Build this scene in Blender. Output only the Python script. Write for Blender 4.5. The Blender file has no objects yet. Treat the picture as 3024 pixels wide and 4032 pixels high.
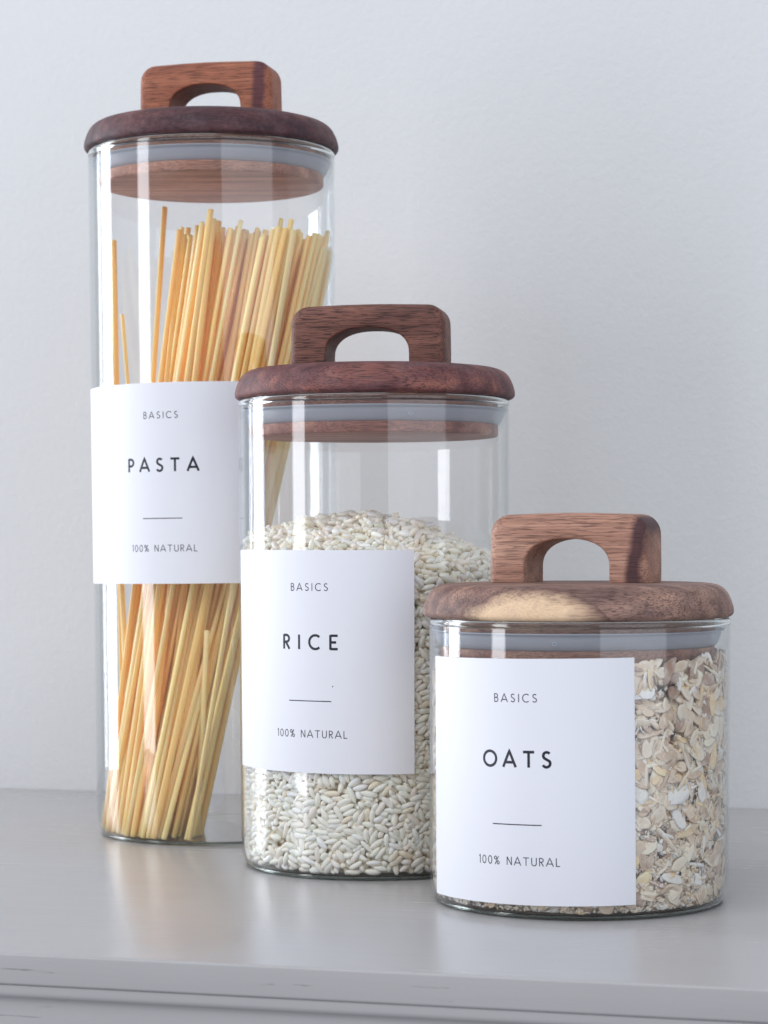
import bpy, math, random
import numpy as np
from mathutils import Vector, Matrix

random.seed(7)
rng = np.random.default_rng(7)
MM = 0.001
scene = bpy.context.scene
COL = scene.collection
R = math.radians

# ------------------------------------------------------------------ camera
F_PX, PITCH, ROLL, SHIFT_PX, CAM_H = 9282.0, 0.0822, -0.004, 874.5, 120.44
cam = bpy.data.cameras.new('camera')
cam.sensor_fit = 'VERTICAL'
cam.sensor_height = 36.0
cam.sensor_width = 27.0
cam.lens = 36.0 * F_PX / 4032.0
cam.shift_y = SHIFT_PX / 4032.0
cam.clip_start = 0.01
cam.clip_end = 50
cam.dof.use_dof = True
cam.dof.focus_distance = 0.80
cam.dof.aperture_fstop = 26.0
camo = bpy.data.objects.new('camera', cam)
COL.objects.link(camo)
fw = Vector((0, math.cos(PITCH), -math.sin(PITCH)))
up = Vector((0, math.sin(PITCH), math.cos(PITCH)))
rt = Vector((1, 0, 0))
cx_ = rt * math.cos(ROLL) + up * math.sin(ROLL)
cy_ = up * math.cos(ROLL) - rt * math.sin(ROLL)
cz_ = -fw
camo.matrix_world = Matrix(((cx_.x, cy_.x, cz_.x, 0), (cx_.y, cy_.y, cz_.y, 0),
                            (cx_.z, cy_.z, cz_.z, CAM_H * MM), (0, 0, 0, 1)))
scene.camera = camo

# ------------------------------------------------------------------ light
W = bpy.data.worlds.new('World')
scene.world = W
W.use_nodes = True
bg = W.node_tree.nodes['Background']
bg.inputs['Color'].default_value = (0.86, 0.90, 1.0, 1)
bg.inputs['Strength'].default_value = 0.41

CENTER = Vector((0.0, 0.87, 0.12))
def lamp(name, az, dist, width, height, radiance, color, zc=0.0, target=None):
    """Soft rectangular lamp: az degrees from the direction jar -> camera, negative to the left."""
    L = bpy.data.lights.new(name, 'AREA')
    L.shape = 'RECTANGLE'
    L.size, L.size_y = width, height
    L.energy = radiance * width * height * math.pi
    L.color = color
    o = bpy.data.objects.new(name, L)
    COL.objects.link(o)
    a = R(az)
    o.location = CENTER + Vector((math.sin(a) * dist, -math.cos(a) * dist, zc))
    d = (target or CENTER) - o.location
    d.z *= 0.3
    o.rotation_euler = d.to_track_quat('-Z', 'Y').to_euler()
    return o
# the window to the left of the shelf (three panes with bars between) and the pale side of the room
BLUE = (0.88, 0.93, 1.0)
lamp('window_lamp', -109.8, 2.0, 0.24, 1.9, 10.5, BLUE, 0.25)
lamp('window_lamp', -117.2, 2.0, 0.22, 1.9, 10.5, BLUE, 0.25)
lamp('window_lamp', -125.4, 2.0, 0.035, 1.9, 10.5, BLUE, 0.25)
lamp('window_lamp', -128.0, 2.0, 0.035, 1.9, 10.5, BLUE, 0.25)
lamp('doorway_lamp', -65.0, 2.2, 0.46, 2.2, 5.6, (0.93, 0.95, 1.0), 0.3)
lamp('room_lamp', 37.0, 2.0, 1.9, 2.0, 0.95, (0.86, 0.92, 1.0), 0.35)
lamp('ceiling_lamp', -25.0, 1.1, 1.6, 1.6, 2.1, (0.95, 0.97, 1.0), 1.5)

scene.view_settings.view_transform = 'Standard'
scene.view_settings.look = 'None'
scene.view_settings.exposure = 0.13
scene.view_settings.gamma = 1.0
cy = scene.cycles
cy.max_bounces = 16
cy.diffuse_bounces = 9
cy.glossy_bounces = 6
cy.transmission_bounces = 10
cy.transparent_max_bounces = 24
cy.caustics_reflective = False
cy.caustics_refractive = True
cy.blur_glossy = 0.3
cy.sample_clamp_indirect = 6.0
cy.use_denoising = True

# ------------------------------------------------------------------ helpers
def mesh_obj(name, V, F, mat, parent=None, loc=None, smooth=True, uv=None):
    me = bpy.data.meshes.new(name)
    me.from_pydata([tuple(v) for v in V], [], [tuple(f) for f in F])
    me.update()
    if smooth:
        me.polygons.foreach_set('use_smooth', [True] * len(me.polygons))
    for m in (mat if isinstance(mat, (list, tuple)) else [mat]):
        me.materials.append(m)
    o = bpy.data.objects.new(name, me)
    COL.objects.link(o)
    if parent is not None:
        o.parent = parent
    if loc is not None:
        o.location = loc
    return o

def fast_mesh(name, V, T, mat, col=None, parent=None):
    """Big triangle mesh straight from numpy arrays; col = per-vertex tint."""
    me = bpy.data.meshes.new(name)
    V = np.asarray(V, np.float32); T = np.asarray(T, np.int32)
    me.vertices.add(len(V)); me.vertices.foreach_set('co', V.ravel())
    me.loops.add(T.size); me.loops.foreach_set('vertex_index', T.ravel())
    me.polygons.add(len(T))
    me.polygons.foreach_set('loop_start', np.arange(0, T.size, 3, dtype=np.int32))
    me.polygons.foreach_set('use_smooth', np.ones(len(T), bool))
    me.update(); me.validate()
    if col is not None:
        a = me.color_attributes.new('tint', 'FLOAT_COLOR', 'POINT')
        c = np.ones((len(V), 4), np.float32); c[:, :3] = col
        a.data.foreach_set('color', c.ravel())
    me.materials.append(mat)
    o = bpy.data.objects.new(name, me)
    COL.objects.link(o)
    if parent is not None:
        o.parent = parent
    return o

def thing(name, label, cat, loc, group=None):
    o = bpy.data.objects.new(name, None)
    COL.objects.link(o)
    o.empty_display_size = 0.02
    o.location = loc
    o['label'] = label; o['category'] = cat
    if group: o['group'] = group
    return o

def tag(o, label, cat, group=None, kind=None):
    o['label'] = label; o['category'] = cat
    if group: o['group'] = group
    if kind: o['kind'] = kind
    return o

def lathe(prof, n=128, closed=False):
    """prof: list of (r, z) in mm; returns V, F in metres."""
    V, F = [], []
    m = len(prof)
    for (r, z) in prof:
        for i in range(n):
            a = 2 * math.pi * i / n
            V.append((r * math.cos(a) * MM, r * math.sin(a) * MM, z * MM))
    for j in range(m if closed else m - 1):
        k = (j + 1) % m
        for i in range(n):
            i2 = (i + 1) % n
            F.append((j * n + i, j * n + i2, k * n + i2, k * n + i))
    return V, F

# ------------------------------------------------------------------ node helpers
def new_mat(name):
    m = bpy.data.materials.new(name)
    m.use_nodes = True
    nt = m.node_tree
    for n in list(nt.nodes): nt.nodes.remove(n)
    out = nt.nodes.new('ShaderNodeOutputMaterial')
    return m, nt, out

class N:
    def __init__(s, nt): s.nt = nt
    def node(s, t, **kw):
        n = s.nt.nodes.new(t)
        for k, v in kw.items(): setattr(n, k, v)
        return n
    def link(s, a, b): s.nt.links.new(a, b)
    def setin(s, n, key, v):
        if hasattr(v, 'is_linked') or isinstance(v, bpy.types.NodeSocket): s.link(v, n.inputs[key])
        else: n.inputs[key].default_value = v
    def math(s, op, a, b=0.0, c=None, clamp=False):
        n = s.node('ShaderNodeMath', operation=op); n.use_clamp = clamp
        s.setin(n, 0, a); s.setin(n, 1, b)
        if c is not None: s.setin(n, 2, c)
        return n.outputs[0]
    def coords(s, scale=(1, 1, 1), loc=(0, 0, 0), rot=(0, 0, 0), kind='Object'):
        tc = s.node('ShaderNodeTexCoord'); mp = s.node('ShaderNodeMapping')
        s.link(tc.outputs[kind], mp.inputs['Vector'])
        mp.inputs['Scale'].default_value = scale
        mp.inputs['Location'].default_value = loc
        mp.inputs['Rotation'].default_value = rot
        return mp.outputs[0]
    def noise(s, vec, scale, detail=4, rough=0.55, dist=0.0, out='Fac'):
        n = s.node('ShaderNodeTexNoise')
        s.link(vec, n.inputs['Vector'])
        n.inputs['Scale'].default_value = scale; n.inputs['Detail'].default_value = detail
        n.inputs['Roughness'].default_value = rough; n.inputs['Distortion'].default_value = dist
        return n.outputs[out]
    def ramp(s, fac, stops, interp='LINEAR'):
        n = s.node('ShaderNodeValToRGB'); s.setin(n, 'Fac', fac)
        cr = n.color_ramp; cr.interpolation = interp
        while len(cr.elements) < len(stops): cr.elements.new(0.5)
        for e, (p, c) in zip(cr.elements, stops):
            e.position = p
            e.color = (c, c, c, 1) if isinstance(c, (int, float)) else (*c, 1)
        return n.outputs['Color']
    def mix(s, fac, a, b, blend='MIX'):
        n = s.node('ShaderNodeMix', data_type='RGBA', blend_type=blend)
        s.setin(n, 'Factor', fac)
        for key, v in (('A', a), ('B', b)):
            i = [x for x in n.inputs if x.name == key and x.type == 'RGBA'][0]
            if isinstance(v, bpy.types.NodeSocket): s.link(v, i)
            else: i.default_value = (*v, 1) if len(v) == 3 else v
        return [x for x in n.outputs if x.type == 'RGBA'][0]
    def bump(s, h, strength, dist, normal=None):
        n = s.node('ShaderNodeBump'); s.setin(n, 'Height', h)
        n.inputs['Strength'].default_value = strength; n.inputs['Distance'].default_value = dist
        if normal is not None: s.link(normal, n.inputs['Normal'])
        return n.outputs[0]
    def principled(s, out, **kw):
        p = s.node('ShaderNodeBsdfPrincipled')
        for k, v in kw.items():
            k = k.replace('_', ' ')
            if isinstance(v, bpy.types.NodeSocket): s.link(v, p.inputs[k])
            else: p.inputs[k].default_value = (*v, 1) if isinstance(v, tuple) and len(v) == 3 and k in ('Base Color', 'Specular Tint') else v
        s.link(p.outputs[0], out.inputs['Surface'])
        return p

# ------------------------------------------------------------------ materials
def mat_wall():
    m, nt, out = new_mat('painted_plaster'); n = N(nt)
    c = n.coords()
    h1 = n.noise(c, 55, 5, 0.55); h2 = n.noise(c, 380, 4, 0.6); h3 = n.noise(c, 9, 2, 0.5)
    # roller-paint stipple
    hh = n.math('ADD', n.math('MULTIPLY', h1, 0.40), n.math('MULTIPLY', h2, 0.6))
    b = n.bump(hh, 0.48, 0.0010)
    col = n.mix(n.math('MULTIPLY', h3, 1.0), (0.650, 0.664, 0.676), (0.685, 0.698, 0.709))
    n.principled(out, Base_Color=col, Roughness=0.62, Normal=b)
    return m

def mat_shelf():
    m, nt, out = new_mat('grey_furniture_paint'); n = N(nt)
    # brush strokes run along the board (local x)
    cs = n.coords((3.0, 90.0, 90.0))
    st = n.noise(cs, 4.0, 5, 0.6)
    cf = n.coords((14.0, 420.0, 420.0))
    fi = n.noise(cf, 3.0, 3, 0.6)
    cl = n.coords((1, 1, 1))
    big = n.noise(cl, 14, 4, 0.55)
    hh = n.math('ADD', n.math('MULTIPLY', st, 0.7), n.math('MULTIPLY', fi, 0.30))
    b = n.bump(hh, 0.20, 0.0005)
    col = n.mix(big, (0.375, 0.368, 0.372), (0.42, 0.412, 0.416))
    # rubbed, chipped streaks on the front edge where older paint and wood show
    cc = n.coords((9.0, 150.0, 260.0), (0.31, 0.2, 0.13))
    ch = n.noise(cc, 2.6, 5, 0.62, 0.3)
    patch = n.ramp(n.noise(n.coords((1, 1, 1), (0.4, 0.1, 0.2)), 17, 2, 0.5), [(0.50, 0.0), (0.62, 1.0)])
    geo = n.node('ShaderNodeNewGeometry')
    sep = n.node('ShaderNodeSeparateXYZ')
    tc = n.node('ShaderNodeTexCoord'); n.link(tc.outputs['Normal'], sep.inputs[0])
    front = n.ramp(n.math('ABSOLUTE', sep.outputs[2]), [(0.3, 1.0), (0.8, 0.0)])
    tco = n.node('ShaderNodeTexCoord'); so = n.node('ShaderNodeSeparateXYZ'); n.link(tco.outputs['Object'], so.inputs[0])
    worn = n.ramp(n.math('ABSOLUTE', n.math('ADD', so.outputs[0], 0.262)), [(0.030, 1.0), (0.050, 0.0)])    # the stretch most rubbed
    chn = n.math('ADD', ch, n.math('MULTIPLY', worn, 0.012))
    patch = n.math('MAXIMUM', n.math('MULTIPLY', patch, 0.8), worn)
    chip = n.math('MULTIPLY', n.math('MULTIPLY', n.ramp(chn, [(0.672, 0.0), (0.70, 1.0)]), patch), front)
    # few tiny nicks on the top
    nick = n.ramp(n.noise(n.coords((30, 90, 90), (0.11, 0.4, 0)), 2.2, 3, 0.5), [(0.755, 0.0), (0.775, 1.0)])
    col = n.mix(chip, col, (0.27, 0.25, 0.255))
    col = n.mix(n.math('MULTIPLY', nick, 0.7), col, (0.55, 0.54, 0.55))
    rg = n.ramp(n.math('ADD', n.math('MULTIPLY', st, 0.5), n.math('MULTIPLY', big, 0.5)), [(0.3, 0.17), (0.7, 0.30)])
    b2 = n.bump(n.math('MULTIPLY', chip, -1.0), 0.6, 0.0006, b)
    n.principled(out, Base_Color=col, Roughness=rg, Normal=b2, Specular_IOR_Level=0.5)
    return m

def mat_glass_wall():
    """Thin clear glass: straight-through light plus Fresnel mirror on each face."""
    m, nt, out = new_mat('clear_glass'); n = N(nt)
    geo = n.node('ShaderNodeNewGeometry')
    dp = n.node('ShaderNodeVectorMath', operation='DOT_PRODUCT')
    n.link(geo.outputs['Incoming'], dp.inputs[0]); n.link(geo.outputs['Normal'], dp.inputs[1])
    c = n.math('ABSOLUTE', dp.outputs['Value'])
    i5 = n.math('POWER', n.math('SUBTRACT', 1.0, c), 5.0)
    fr = n.math('ADD', 0.042, n.math('MULTIPLY', i5, 0.95), clamp=True)
    i3 = n.math('POWER', n.math('SUBTRACT', 1.0, c), 3.0)
    tcol = n.mix(i3, (0.995, 0.996, 0.996), (0.82, 0.845, 0.85))
    tr = n.node('ShaderNodeBsdfTransparent'); n.link(tcol, tr.inputs['Color'])
    # slight unevenness of pressed glass
    wob = n.bump(n.noise(n.coords((1, 1, 0.35)), 45, 2, 0.4), 0.12, 0.0006)
    gl = n.node('ShaderNodeBsdfGlossy'); gl.inputs['Roughness'].default_value = 0.0
    gl.inputs['Color'].default_value = (1, 1, 1, 1); n.link(wob, gl.inputs['Normal'])
    mx = n.node('ShaderNodeMixShader'); n.link(fr, mx.inputs[0])
    n.link(tr.outputs[0], mx.inputs[1]); n.link(gl.outputs[0], mx.inputs[2])
    # faint film of fingerprints and starch dust
    sm = n.ramp(n.noise(n.coords((1, 1, 1)), 34, 6, 0.7, 0.6), [(0.50, 0.0), (0.78, 1.0)])
    sp_ = n.ramp(n.noise(n.coords((1, 1, 1), (3, 1, 2)), 900, 1, 0.5), [(0.74, 0.0), (0.80, 1.0)])
    film = n.math('ADD', n.math('MULTIPLY', sm, 0.022), n.math('MULTIPLY', sp_, 0.08))
    df = n.node('ShaderNodeBsdfDiffuse'); df.inputs['Color'].default_value = (0.9, 0.9, 0.9, 1)
    mx2 = n.node('ShaderNodeMixShader'); n.link(film, mx2.inputs[0])
    n.link(mx.outputs[0], mx2.inputs[1]); n.link(df.outputs[0], mx2.inputs[2])
    n.link(mx2.outputs[0], out.inputs['Surface'])
    return m

def mat_glass_solid(name='rim_glass', tint=(0.93, 0.97, 0.95)):
    m, nt, out = new_mat(name); n = N(nt)
    n.principled(out, Base_Color=tint, Roughness=0.0, IOR=1.5, Transmission_Weight=1.0)
    return m

def mat_silicone():
    m, nt, out = new_mat('milky_silicone'); n = N(nt)
    d = n.node('ShaderNodeBsdfPrincipled')
    d.inputs['Base Color'].default_value = (0.62, 0.69, 0.79, 1)
    d.inputs['Roughness'].default_value = 0.35
    d.inputs['Subsurface Weight'].default_value = 0.0
    t = n.node('ShaderNodeBsdfTranslucent'); t.inputs['Color'].default_value = (0.72, 0.79, 0.88, 1)
    tp = n.node('ShaderNodeBsdfTransparent'); tp.inputs['Color'].default_value = (0.9, 0.93, 0.96, 1)
    a = n.node('ShaderNodeMixShader'); a.inputs[0].default_value = 0.35
    n.link(d.outputs[0], a.inputs[1]); n.link(t.outputs[0], a.inputs[2])
    b = n.node('ShaderNodeMixShader'); b.inputs[0].default_value = 0.30
    n.link(a.outputs[0], b.inputs[1]); n.link(tp.outputs[0], b.inputs[2])
    n.link(b.outputs[0], out.inputs['Surface'])
    return m

def mat_wood(name, dark, mid, light, seed, pores=0.6, extra=None, grain_rot=0.0, tilt=0.0, bloom_sheen=0.0):
    """Acacia / walnut: growth bands across the grain, fibres and dark pore dashes along local x."""
    m, nt, out = new_mat(name); n = N(nt)
    off = (seed * 0.137, seed * 0.071, seed * 0.053)
    rot = (R(18 + 7 * seed), R(tilt), R(grain_rot))
    warp = n.noise(n.coords((6, 14, 14), off, rot), 2.5, 3, 0.5)
    base = n.coords((6.0, 120.0, 120.0), off, rot)
    vadd = n.node('ShaderNodeVectorMath', operation='ADD'); n.link(base, vadd.inputs[0])
    wv = n.node('ShaderNodeCombineXYZ'); n.link(n.math('MULTIPLY', warp, 1.6), wv.inputs[1]); n.link(n.math('MULTIPLY', warp, 0.9), wv.inputs[2])
    n.link(wv.outputs[0], vadd.inputs[1])
    bands = n.noise(vadd.outputs[0], 1.3, 4, 0.55)
    fib = n.noise(n.coords((26, 1700, 1700), off, rot), 1.2, 4, 0.7)
    blotch = n.noise(n.coords((30, 45, 45), off, rot), 1.5, 4, 0.6)
    col = n.ramp(n.math('ADD', n.math('MULTIPLY', bands, 0.8), n.math('MULTIPLY', blotch, 0.2)),
                 [(0.33, dark), (0.50, mid), (0.68, light)])
    col = n.mix(0.62, col, n.ramp(fib, [(0.3, 0.25), (0.62, 1.15)]), 'MULTIPLY')
    if extra is not None:
        col = extra(n, col, fib)
    # pores: short dark dashes along the grain
    pz = n.noise(n.coords((210, 2900, 2900), off, rot), 0.8, 2, 0.5)
    pm = n.ramp(pz, [(0.52, 0.0), (0.62, 1.0)])
    pk = n.math('MULTIPLY', pm, pores)
    if hasattr(n, 'sap'): pk = n.math('MULTIPLY', pk, n.math('SUBTRACT', 1.0, n.math('MULTIPLY', n.sap, 0.8)))
    col = n.mix(pk, col, (0.035, 0.014, 0.012))
    if bloom_sheen > 0:  # grey-mauve patches: dusty bloom, with the sheen of glancing light painted in
        bl = n.ramp(n.noise(n.coords((1, 1, 1), off), 110, 7, 0.8), [(0.46, 0.0), (0.66, 1.0)])
        col = n.mix(n.math('MULTIPLY', bl, bloom_sheen), col, (0.26, 0.17, 0.185))
    hh = n.math('SUBTRACT', n.math('MULTIPLY', fib, 0.5), pm)
    b = n.bump(hh, 0.35, 0.0002)
    n.principled(out, Base_Color=col, Roughness=0.56, Normal=b, Specular_IOR_Level=0.35)
    return m

def stripe_extra(x0, x1, slant, color, soft=0.0014, amp=0.006):
    """Dark heartwood streak crossing the handle between local x0 and x1 (metres)."""
    def f(n, col, fib):
        tc = n.node('ShaderNodeTexCoord'); s = n.node('ShaderNodeSeparateXYZ'); n.link(tc.outputs['Object'], s.inputs[0])
        wob = n.math('MULTIPLY', n.math('SUBTRACT', n.noise(n.coords((1, 1, 1)), 60, 3, 0.5), 0.5), amp)
        x = n.math('ADD', n.math('ADD', s.outputs[0], n.math('MULTIPLY', s.outputs[2], slant)), wob)
        a = n.node('ShaderNodeMapRange'); a.interpolation_type = 'SMOOTHSTEP'
        n.link(x, a.inputs[0]); a.inputs[1].default_value = x0 - soft; a.inputs[2].default_value = x0 + soft
        b = n.node('ShaderNodeMapRange'); b.interpolation_type = 'SMOOTHSTEP'
        n.link(x, b.inputs[0]); b.inputs[1].default_value = x1 - soft; b.inputs[2].default_value = x1 + soft
        b.inputs[3].default_value = 1.0; b.inputs[4].default_value = 0.0
        k = n.math('MULTIPLY', a.outputs[0], b.outputs[0])
        dk = n.mix(fib, tuple(v * 0.7 for v in color), tuple(v * 1.5 for v in color))
        return n.mix(k, col, dk)
    return f

def sap_extra(n, col, fib):
    """Pale sapwood patch on the front left of the rim, with a dark ring line round it."""
    mp = n.coords((1, 1, 1), (0, 0, 0))
    sub = n.node('ShaderNodeVectorMath', operation='SUBTRACT'); n.link(mp, sub.inputs[0]); sub.inputs[1].default_value = (-0.0250, -0.0500, -0.0010)
    dv = n.node('ShaderNodeVectorMath', operation='DIVIDE'); n.link(sub.outputs[0], dv.inputs[0]); dv.inputs[1].default_value = (0.0310, 0.0190, 0.0125)
    ln = n.node('ShaderNodeVectorMath', operation='LENGTH'); n.link(dv.outputs[0], ln.inputs[0])
    w = n.math('MULTIPLY', n.math('SUBTRACT', n.noise(n.coords((40, 160, 160)), 1.4, 4, 0.6), 0.5), 0.42)
    d = n.math('ADD', ln.outputs[1], w)
    ring = n.ramp(d, [(0.80, 0.0), (0.98, 1.0), (1.12, 1.0), (1.45, 0.0)])
    col = n.mix(n.math('MULTIPLY', ring, 0.75), col, (0.10, 0.045, 0.045))
    pale = n.mix(fib, (0.72, 0.48, 0.29), (0.90, 0.68, 0.46))
    k = n.ramp(d, [(0.58, 1.0), (1.08, 0.0)])
    n.sap = k
    return n.mix(k, col, pale)

def mat_paper():
    m, nt, out = new_mat('white_label_paper'); n = N(nt)
    b = n.bump(n.noise(n.coords(), 900, 3, 0.6), 0.12, 0.0001)
    n.principled(out, Base_Color=(0.775, 0.785, 0.845), Roughness=0.55, Normal=b, Specular_IOR_Level=0.35)
    return m

def mat_ink():
    m, nt, out = new_mat('black_ink'); n = N(nt)
    n.principled(out, Base_Color=(0.008, 0.009, 0.02), Roughness=0.5)
    return m

def mat_rice():
    m, nt, out = new_mat('raw_rice'); n = N(nt)
    at = n.node('ShaderNodeVertexColor'); at.layer_name = 'tint'
    no = n.noise(n.coords(), 500, 2, 0.5)
    col = n.mix(n.math('MULTIPLY', no, 0.25), at.outputs['Color'], (0.95, 0.92, 0.86))
    n.principled(out, Base_Color=col, Roughness=0.34, Subsurface_Weight=0.45, Subsurface_Radius=(1.0, 0.75, 0.55), Subsurface_Scale=0.0022)
    return m

def mat_oats():
    m, nt, out = new_mat('rolled_oats'); n = N(nt)
    at = n.node('ShaderNodeVertexColor'); at.layer_name = 'tint'
    a = n.noise(n.coords(), 900, 4, 0.65); b_ = n.noise(n.coords(), 260, 3, 0.6)
    col = n.mix(n.ramp(b_, [(0.45, 0.0), (0.65, 0.45)]), at.outputs['Color'], (0.86, 0.81, 0.74))
    col = n.mix(n.ramp(a, [(0.60, 0.0), (0.74, 0.30)]), col, (0.50, 0.36, 0.25))
    bp = n.bump(n.math('ADD', a, b_), 0.6, 0.0004)
    n.principled(out, Base_Color=col, Roughness=0.75, Normal=bp, Specular_IOR_Level=0.25)
    return m

def mat_pasta():
    m, nt, out = new_mat('durum_pasta'); n = N(nt)
    oi = n.node('ShaderNodeObjectInfo')
    c = n.ramp(oi.outputs['Random'], [(0.0, (0.98, 0.58, 0.16)), (0.35, (0.98, 0.66, 0.24)), (0.7, (0.99, 0.74, 0.36)), (1.0, (0.99, 0.71, 0.27))])
    no = n.noise(n.coords((900, 900, 25)), 1.0, 3, 0.55)
    c = n.mix(n.math('MULTIPLY', no, 0.3), c, (0.98, 0.82, 0.58))
    n.principled(out, Base_Color=c, Roughness=0.34, Subsurface_Weight=0.7, Subsurface_Radius=(1.0, 0.62, 0.22), Subsurface_Scale=0.0022, Specular_IOR_Level=0.6)
    return m

M_WALL, M_SHELF, M_GW, M_GS = mat_wall(), mat_shelf(), mat_glass_wall(), mat_glass_solid()
M_GB = mat_glass_solid('thick_base_glass', (0.60, 0.66, 0.63))  # thick greenish glass, tint darkened to paint in the contact shadow line
M_SIL, M_PAPER, M_INK = mat_silicone(), mat_paper(), mat_ink()
M_RICE, M_OATS, M_PASTA = mat_rice(), mat_oats(), mat_pasta()

# ------------------------------------------------------------------ setting: wall and shelf
YAW = 0.275
WALL_D, FRONT_D = 1054.3, 628.4
# local frame of the furniture: x along the wall, y away from the room towards the wall
def place_furniture(o):
    o.rotation_euler = (0, 0, -YAW)
    return o

def box_bevel(x0, x1, y0, y1, z0, z1, bev, seg=4, ysub=1):
    """Box in mm with the front (y0) top and bottom edges rounded."""
    prof = [(y1, z0)]
    bt, bb = bev
    for i in range(seg + 1):
        a = math.pi / 2 * i / seg
        prof.append((y0 + bb - bb * math.sin(a), z0 + bb - bb * math.cos(a)))
    for i in range(seg + 1):
        a = math.pi / 2 * i / seg
        prof.append((y0 + bt - bt * math.cos(a), z1 - bt + bt * math.sin(a)))
    prof.append((y1, z1))
    m = len(prof)
    V = [(x0 * MM, y * MM, z * MM) for y, z in prof] + [(x1 * MM, y * MM, z * MM) for y, z in prof]
    F = [(i, (i + 1) % m, m + (i + 1) % m, m + i) for i in range(m)]
    F += [tuple(range(m - 1, -1, -1)), tuple(range(m, 2 * m))]
    return V, F

def auto_sharp(o, ang=35):
    me = o.data
    for p in me.polygons: p.use_smooth = True
    import bmesh
    bm = bmesh.new(); bm.from_mesh(me)
    for e in bm.edges:
        if len(e.link_faces) == 2 and e.calc_face_angle(0) > R(ang): e.smooth = False
    bm.to_mesh(me); bm.free()

wV = []
nx, nz = 2, 2
x0, x1, z0, z1 = -620, 1500, -500, 1100
V = [(x0 * MM, WALL_D * MM, z0 * MM), (x1 * MM, WALL_D * MM, z0 * MM), (x1 * MM, WALL_D * MM, z1 * MM), (x0 * MM, WALL_D * MM, z1 * MM),
     (x0 * MM, (WALL_D + 120) * MM, z0 * MM), (x1 * MM, (WALL_D + 120) * MM, z0 * MM), (x1 * MM, (WALL_D + 120) * MM, z1 * MM), (x0 * MM, (WALL_D + 120) * MM, z1 * MM)]
wall = mesh_obj('wall', V, [(0, 1, 2, 3), (5, 4, 7, 6), (4, 0, 3, 7), (1, 5, 6, 2), (3, 2, 6, 7), (4, 5, 1, 0)], M_WALL, smooth=False)
wall['kind'] = 'structure'
place_furniture(wall)

shelf = thing('shelf', 'grey painted wooden shelf with chipped moulded front edge, carrying the three jars', 'shelf', (0, 0, 0))
shelf.rotation_euler = (0, 0, -YAW)
V, F = box_bevel(-620, 1300, FRONT_D, WALL_D - 0.3, -9.3, 0, (0.9, 0.7))
o = mesh_obj('top_board', V, F, M_SHELF, shelf); auto_sharp(o)
V, F = box_bevel(-620, 1300, FRONT_D + 0.7, WALL_D - 0.3, -13.4, -9.48, (0.45, 1.7))
o = mesh_obj('edge_moulding', V, F, M_SHELF, shelf); auto_sharp(o)
V, F = box_bevel(-617, 1297, FRONT_D + 0.85, WALL_D - 0.3, -9.48, -9.3, (0.1, 0.1))
o = mesh_obj('joint_strip', V, F, M_SHELF, shelf); auto_sharp(o)
V, F = box_bevel(-617, 1297, FRONT_D + 3.2, FRONT_D + 22, -300, -13.4, (0.2, 0.2))
o = mesh_obj('apron_board', V, F, M_SHELF, shelf); auto_sharp(o)

# ------------------------------------------------------------------ jar parts
def glass_body(parent, H):
    """H: height of the rim in mm. Thick base and rim are solid glass, the side is thin glass."""
    RO, RI = 50.0, 49.3
    # heel ring the jar stands on: solid glass; floor: clear sheet with two faces
    heel = [(45.4, 0.5), (45.9, 0.05), (46.9, 0.08), (47.9, 0.7), (48.4, 1.45), (47.8, 1.62), (46.4, 1.35)]
    V, F = lathe(heel, 128, True)
    nb = len(F)
    for fl in ([(0.01, 0.5), (45.35, 0.5)], [(46.3, 1.7), (0.01, 1.7)]):
        v, f = lathe(fl, 128); k = len(V); V += v; F += [tuple(i + k for i in q) for q in f]
    mats = [0] * nb + [1] * (len(F) - nb)
    side_o = [(48.4, 1.47), (48.85, 2.3), (49.3, 3.6), (49.7, 5.4), (49.92, 7.3), (RO, 9.5), (RO, H * 0.3), (RO, H * 0.6), (RO, H - 2.2)]
    side_i = [(RI, H - 2.2), (RI, H * 0.6), (RI, H * 0.3), (RI, 9.5), (49.22, 7.5), (49.0, 5.6), (48.6, 3.9), (48.15, 2.6), (47.8, 1.65)]
    for pr in (side_o, side_i):
        v, f = lathe(pr, 128); k = len(V); V += v; F += [tuple(i + k for i in q) for q in f]; mats += [1] * len(f)
    rim = []
    cr, cz, a_, b_ = RO - 0.85, H - 1.3, 0.87, 1.25
    for i in range(14):
        t = 2 * math.pi * i / 14
        rim.append((cr + (a_ - 0.02) * math.cos(t) * (1.0 if math.sin(t) > 0 else 1.0), cz + b_ * math.sin(t)))
    v, f = lathe(rim, 128, True); k = len(V); V += v; F += [tuple(i + k for i in q) for q in f]; mats += [2] * len(f)
    o = mesh_obj('glass_body', V, F, [M_GB, M_GW, M_GS], parent)
    o.data.polygons.foreach_set('material_index', mats)
    import bmesh
    bm = bmesh.new(); bm.from_mesh(o.data)
    bmesh.ops.remove_doubles(bm, verts=bm.verts, dist=1e-7)
    bm.to_mesh(o.data); bm.free()
    return o

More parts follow.
